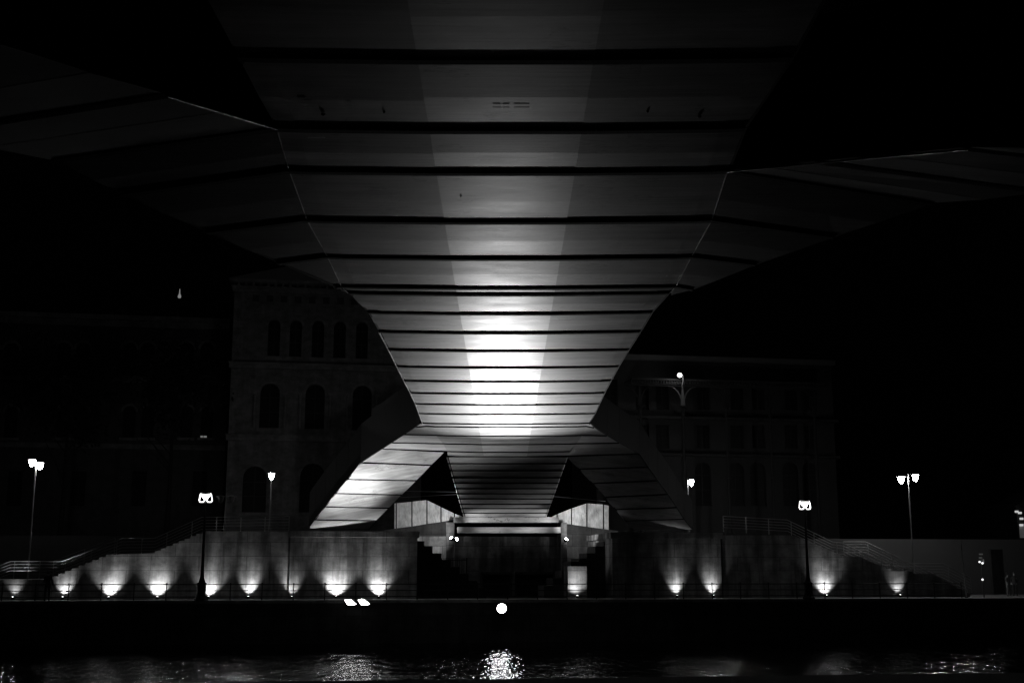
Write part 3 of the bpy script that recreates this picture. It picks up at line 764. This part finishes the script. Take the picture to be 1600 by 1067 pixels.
MB().box(x-.32, x-.06, -.14, -.10, z-.22, z+.22).box(x+.0, x+.34, -.14, -.10, z-.22, z+.22).build('lit_pane', M_WARM, wing_b)
# small roof lantern showing above the wing
p = onY(280.5, 462, 140); o = empty('roof_lantern', (p.x, 140, zwt+4.4+1.5), 'tiny lit lantern on the roof ridge left of the tower', 'lantern')
zz = p.z-(zwt+4.4+1.5)
MB().lathe([(.3, 0), (.2, .5), (.1, zz-.4), (.18, zz-.35), (.001, zz-.3)], n=8).build('stem', M_ROOF, o); 
MB().lathe([(.12, zz-.29), (.2, zz-.2), (.18, zz), (.07, zz+.25), (.04, zz+.8), (.001, zz+.82)], n=8).build('glass', mat('lantern glow', .6, .5, 0, .18), o)

# building with iron gallery on the right
GY = 108.0
H0 = onY(1000, 600, GY); gal = empty('gallery_building', (H0.x, GY, 4.4), 'dark building with a lit eave carried on tall iron columns, right of the bridge', 'building', rz=BA)
def hl(px, py, dy=0):
    nrm_ = Vector((-math.sin(BA), math.cos(BA), 0)); org = Vector((H0.x, GY, 0))+nrm_*dy; p = onplane(px, py, org, nrm_)
    d = p-Vector((H0.x, GY, 4.4)); return d.dot(Vector((math.cos(BA), math.sin(BA), 0))), d.z
xg0, xg1 = hl(930, 600)[0], hl(1300, 600)[0]; zg = hl(1100, 566)[1]; zl1 = hl(1100, 655)[1]; zl2 = hl(1100, 712)[1]
def grow(ys_, yt_, w_, arch):
    return [(hl(px, ys_)[0], w_, max(hl(px, ys_)[1], .3), hl(px, yt_)[1], arch) for px in (955, 1004, 1036, 1100, 1152, 1186, 1237, 1268)]
ra, rb_, rc = grow(640, 592, 1.2, False), grow(700, 664, 1.2, False), grow(790, 722, 1.5, True)
mb = MB(); facade_row(mb, xg0, xg1, zl1, zg, ra, .35); facade_row(mb, xg0, xg1, zl2, zl1, rb_, .35); facade_row(mb, xg0, xg1, 0, zl2, rc, .35)
for x in (xg0, xg1): mb.add([Vector((x, 0, 0)), Vector((x, 10, 0)), Vector((x, 10, zg)), Vector((x, 0, zg))], [(0, 1, 2, 3)])
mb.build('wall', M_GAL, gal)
for r_ in ra+rb_+rc: window(gal, *r_, reveal=.35, trim_=False)
MB().box(xg0-.3, xg1+.3, -.3, 10.3, zg, zg+.5).build('roof', M_ROOF, gal)
for z in (zl1, zl2): MB().box(xg0, xg1, -1.0, -.003, z-.12, z+.1).build('balcony', M_GAL, gal)
DV = -2.2
xe0, xe1 = hl(985, 600, DV)[0], hl(1290, 600, DV)[0]; ze = hl(1065, 604, DV)[1]
mb = MB(); mb.box(xe0, xe1, DV-.5, -.002, ze+.45, ze+.62); mb.box(xe0, xe1, DV-.3, DV-.1, ze+.13, ze+.4)
mb.box(xe0, xe1, DV-.12, DV+.1, ze, ze+.09)
k = xe0
while k < xe1: mb.box(k, k+.1, DV-.42, DV-.301, ze+.22, ze+.45); k += .24
mb.build('eave', M_GAL, gal)
for px in (1000, 1067.5, 1135, 1203, 1272):
    x, _ = hl(px, 640, DV); zc = hl(px, 634, DV)[1]
    cb = MB(); cb.lathe([(.35, 0), (.35, .6), (.2, .75), (.16, 1.2), (.14, zc*.45), (.2, zc*.45+.03), (.2, zc*.45+.12), (.14, zc*.45+.15), (.13, zc-1.0), (.2, zc-.95), (.2, zc-.85), (.13, zc-.8), (.13, zc-.2), (.3, zc-.1), (.3, zc)], (x, DV, 0), 12)
    cb.build('column', M_IRON, gal, smooth=True)
    bb = MB()
    for s_ in (-1, 1):
        P = [Vector((x+s_*(.12+1.15*(1-math.cos(t))), DV, zc+(ze-zc)*math.sin(t))) for t in [math.pi/2*k/8 for k in range(9)]]
        for a, b in zip(P[:-1], P[1:]):
            bb.poly([a, b, b+Vector((-s_*.10, 0, .0)), a+Vector((-s_*.10, 0, 0))], Vector((0, .14, 0)))
    bb.poly([Vector((x-.2, DV-.05, zc)), Vector((x+.2, DV-.05, zc)), Vector((x+.12, DV-.05, zc+.9)), Vector((x+.03, DV-.05, ze-.02)), Vector((x-.05, DV-.05, ze-.02)), Vector((x-.12, DV-.05, zc+.9))], Vector((0, .2, 0)))
    bb.build('bracket', M_POLE if px == 1067.5 else M_IRON, gal)  # bracket by the lamp paler, others black: lamplight put into the colour
q = onY(1062, 586, 105.0); o = empty('eave_lamp', q, 'glaring small lamp on a short arm above the column brackets', 'lamp')
MB().lathe([(.001, -.2), (.14, -.14), (.2, 0), (.14, .14), (.001, .2)], n=14).build('bulb', mat('eave bulb', .8, .5, 0, 8), o, smooth=True)
MB().tube([(.18, .1, .05), (.3, .15, 0), (.32, .3, -.4), (.28, .6, -.95)], .05, 6).build('arm', M_TRIM, o)
ld = bpy.data.lights.new('eave_glow', 'POINT'); ld.energy = 70; ld.shadow_soft_size = .15
lo = bpy.data.objects.new('eave_glow', ld); col.objects.link(lo); lo.parent = o; lo.location = (-.05, -.3, -.1)

# far right: low wall, small house corner with lit window, sign post, steel post
a = onY(1548, 858, 100); b = onY(1680, 858, 106)
tag(MB().poly([Vector((a.x, 100, 0)), Vector((b.x, 106, 0)), Vector((b.x, 106, b.z)), Vector((a.x, 100, a.z))], Vector((0, .4, 0))).build('garden_wall', M_FACD), 'plain pale wall behind the two standing people at far right', 'wall')
tag(MB().poly([Q(24, 6.45, 0), Q(90, 6.45, 0), Q(90, 16.2, 0), Q(24, 16.2, 0)], Vector((0, 0, -.4))).build('pavement', M_PAVE), kind='structure')
p0 = onY(1591, 835, 125); o = empty('house', (p0.x, 125, 4.4), 'house corner with a few lit patches at the right picture edge', 'house')
hz = onY(1591, 790, 125).z-4.4
MB().box(0, 9, 0, 8, 0, hz).build('wall', M_FACD, o)
MB().poly([Vector((-.3, -.3, hz+.003)), Vector((9.3, -.3, hz+.003)), Vector((4.5, -.3, hz+2.2))], Vector((0, 8.6, 0))).build('roof', M_ROOF, o)
ML2 = mat('lit shop window', .5, .5, 0, .03); ML3 = mat('bright sign light', .5, .5, 0, .5)
zb0 = onY(1596, 840, 125).z-4.4; zb1 = onY(1596, 818, 125).z-4.4
MB().box(.15, 2.0, -.06, -.002, zb0, zb1).build('window', ML2, o)
for px, py in ((1588.5, 799), (1593.5, 801), (1596, 810), (1596, 820)):
    q = onY(px, py, 124.8); MB().box(q.x-p0.x-.14, q.x-p0.x+.16, -.3, -.07, q.z-4.4-.1, q.z-4.4+.1).build('wall_light', ML3, o)
q = onY(1537, 925, 88); o = empty('sign_post', (q.x, 88, 0), 'slim post with small pale plates and two tiny lamps at far right', 'sign post')
MB().tube([(0, 0, 0), (0, 0, 3.1)], .05, 8).build('pole', M_POLE, o)
M_PLATE = mat('self-lit pale plate', .7, .5, 0, .03); M_TINY = mat('tiny lamp', .8, .5, 0, 1.3)  # plates glow faintly in place of light falling on them
for (x, y, w2_, h2_) in ((1532, 865.5, .13, .05), (1531.5, 871, .11, .04), (1536, 876, .04, .12)):
    c = onY(x, y, 88); MB().box(c.x-q.x-w2_, c.x-q.x+w2_, -.1, -.06, c.z-h2_, c.z+h2_).build('plate', M_PLATE, o)
for (x, y) in ((1529.5, 877.5), (1534, 879.5), (1534, 905)):
    c = onY(x, y, 88); MB().lathe([(.001, -.07), (.07, -.05), (.08, 0), (.05, .06), (.001, .07)], (c.x-q.x, -.14, c.z), 10).build('lamp', M_TINY, o, smooth=True)
q = onY(1510, 929, 86.5); o = empty('steel_post', (q.x, 86.5, 0), 'thin shiny steel post standing at the foot of the right stairs', 'post')
zt = onY(1510, 847, 86.5).z
MB().tube([(0, 0, 0), (-.05, 0, zt*.55), (-.14, 0, zt)], .045, 8).build('pole', M_RAIL, o, smooth=True)
MB().lathe([(.001, 0), (.12, 0), (.12, .05), (.05, .08)], n=10).build('foot', M_IRON, o)

# ================================================================== TREES on the terrace (dark)
def leafmat():
    m = mat('dark leaves', .012, .8, spec=.1); n = N(m); v = n.noise((1, 1, 1), 1.3, 3); n.base(n.ramp(v, .3, .7, .006, .014)); return m
M_LEAF = leafmat(); M_BARK = mat('bark', .012, .9, spec=.1)
def tree(px, py_c, Y, rad, label, seed):
    rnd = random.Random(seed); c = onY(px, py_c, Y); o = empty('tree', (c.x, Y, 4.4), label, 'tree', 'trees in front of the long wing')
    hc = c.z-4.4
    tk = MB().tube([(0, 0, -.1), (.1, 0, hc*.35), (0, .1, hc*.8)], [.32, .22, .12], 8)
    for k in range(7):
        an = rnd.uniform(0, 6.28); z0 = hc*rnd.uniform(.35, .7); L = rad*rnd.uniform(.5, .85)
        tk.tube([(.05, .03, z0), (L*.5*math.cos(an), L*.5*math.sin(an), z0+L*.5), (L*math.cos(an), L*math.sin(an), z0+L*.95)], [.08, .04, .02], 6)
    tk.build('trunk', M_BARK, o, smooth=True)
    mb = MB(); cl = []
    for k in range(26):
        d = Vector((rnd.gauss(0, 1), rnd.gauss(0, 1), rnd.gauss(0, .8))).normalized()*rad*rnd.uniform(.25, .85); cl.append((d+Vector((0, 0, hc)), rad*rnd.uniform(.22, .4)))
    for (cc, r_) in cl:
        for _ in range(110):
            p = cc+Vector((rnd.gauss(0, .5), rnd.gauss(0, .5), rnd.gauss(0, .45)))*r_; s_ = rnd.uniform(.18, .32)
            a = Vector((rnd.gauss(0, 1), rnd.gauss(0, 1), rnd.gauss(0, 1))).normalized(); b = a.orthogonal().normalized()
            mb.add([p-a*s_, p+b*s_*.5, p+a*s_, p-b*s_*.5], [(0, 1, 2, 3)])
    mb.build('crown', M_LEAF, o)
tree(108, 625, 118, 5.4, 'dark leafy tree behind the far left twin street lamp', 1)
tree(272, 600, 120, 5.0, 'dark leafy tree nearer the tower, below the roof lantern', 2)

# ================================================================== PEOPLE
def person(loc, rz, label, dark=.02, top=.04, leg_=.03, h=1.72, seed=0, lean=0, hair_g=.02):
    o = empty('person', loc, label, 'person', rz=rz); s = h/1.72
    J = {}; E = []
    def j(n_, x, y, z, r, par=None):
        J[n_] = (len(J), Vector((x, y, z))*s, r*s)
        if par: E.append((J[par][0], J[n_][0]))
    j('pelvis', 0, 0, .95, .15); j('waist', 0, -lean*.3, 1.10, .135, 'pelvis'); j('chest', 0, -lean*.7, 1.30, .16, 'waist'); j('neckb', 0, -lean, 1.46, .075, 'chest')
    j('neck', 0, -lean-.01, 1.53, .052, 'neckb'); j('head', 0, -lean-.02, 1.61, .088, 'neck'); j('crown', 0, -lean-.01, 1.68, .075, 'head')
    for sd_, sx in (('l', -1), ('r', 1)):
        j('hip'+sd_, sx*.09, 0, .90, .10, 'pelvis'); j('knee'+sd_, sx*.11, -.03, .50, .062, 'hip'+sd_); j('ankle'+sd_, sx*.12, .02, .10, .042, 'knee'+sd_)
        j('heel'+sd_, sx*.12, .02, .05, .042, 'ankle'+sd_); j('toe'+sd_, sx*.13, -.15, .035, .035, 'heel'+sd_)
        j('sh'+sd_, sx*.18, -lean*.9, 1.42, .062, 'chest'); j('el'+sd_, sx*.23, -lean-.02, 1.15, .042, 'sh'+sd_); j('wr'+sd_, sx*.20, -lean-.16, .95, .027, 'el'+sd_)
        j('palm'+sd_, sx*.20, -lean-.20, .90, .030, 'wr'+sd_)
        for f_ in range(4):
            j('f%d%s' % (f_, sd_), sx*(.20-.03+.02*f_), -lean-.23, .85, .010, 'palm'+sd_); j('g%d%s' % (f_, sd_), sx*(.20-.03+.02*f_), -lean-.22, .815+.006*abs(f_-1.5), .008, 'f%d%s' % (f_, sd_))
        j('th'+sd_, sx*.165, -lean-.21, .875, .011, 'palm'+sd_)
    me = bpy.data.meshes.new('body'); me.from_pydata([tuple(v[1]) for v in J.values()], E, []); me.update()
    ob = bpy.data.objects.new('body', me); col.objects.link(ob)
    ob.modifiers.new('skin', 'SKIN'); sv = me.skin_vertices[0].data
    for k, v in enumerate(J.values()): sv[k].radius = (v[2], v[2]*(.8 if k < 3 else 1)); sv[k].use_root = (k == 0)
    ob.modifiers.new('sub', 'SUBSURF').levels = 2
    dg = bpy.context.evaluated_depsgraph_get(); m2 = bpy.data.meshes.new_from_object(ob.evaluated_get(dg)); ob.modifiers.clear(); ob.data = m2
    m2.materials.clear(); skin = mat('skin', .35, .6); cloth = mat('jacket', top, .85); tr = mat('trousers', leg_, .85); sh = mat('shoes', .01, .5)
    for m_ in (skin, cloth, tr, sh): m2.materials.append(m_)
    for p in m2.polygons:
        z = p.center.z/s; x = abs(p.center.x)/s
        p.material_index = 3 if z < .09 else (0 if z > 1.49 or (x > .14 and z < .95 and p.center.y < -.1) else (2 if z < .93 else 1)); p.use_smooth = True
    ob.parent = o
    hb = MB(); hb.lathe([(.095, -.06), (.103, 0), (.095, .05), (.06, .09), (.001, .10)], (0, -lean+.015, 1.655*s), 14).build('hair', mat('hair', hair_g, .7), o, smooth=True)
    nb = MB(); nb.poly([Vector((-.012, -lean-.105, 1.60))*s, Vector((.012, -lean-.105, 1.60))*s, Vector((0, -lean-.095, 1.645))*s], Vector((0, -.022, 0)))
    for sx in (-1, 1): nb.lathe([(.001, -.008), (.012, 0), (.001, .008)], (sx*.033, -lean-.103, 1.64*s), 8); nb.lathe([(.001, -.03), (.016, 0), (.001, .03)], (sx*.092, -lean-.01, 1.625*s), 8)
    nb.build('face', skin, o)
    return o
q = onv(75, 937, 1.5); person(Q(q[0], 1.15, 0), R(188), 'dark standing person leaning at the quay railing, far left', h=1.78, top=.012, leg_=.012, lean=.05)
q = onY(1576, 925, 93); person((q.x, 93, 0), R(20), 'person in pale clothes standing beside another at far right', top=.3, leg_=.25, h=1.68)
q = onY(1586.5, 925, 93.4); person((q.x, 93.4, 0), R(-40), 'person in dark clothes, rightmost of the pair at far right', top=.03, leg_=.03, h=1.75)
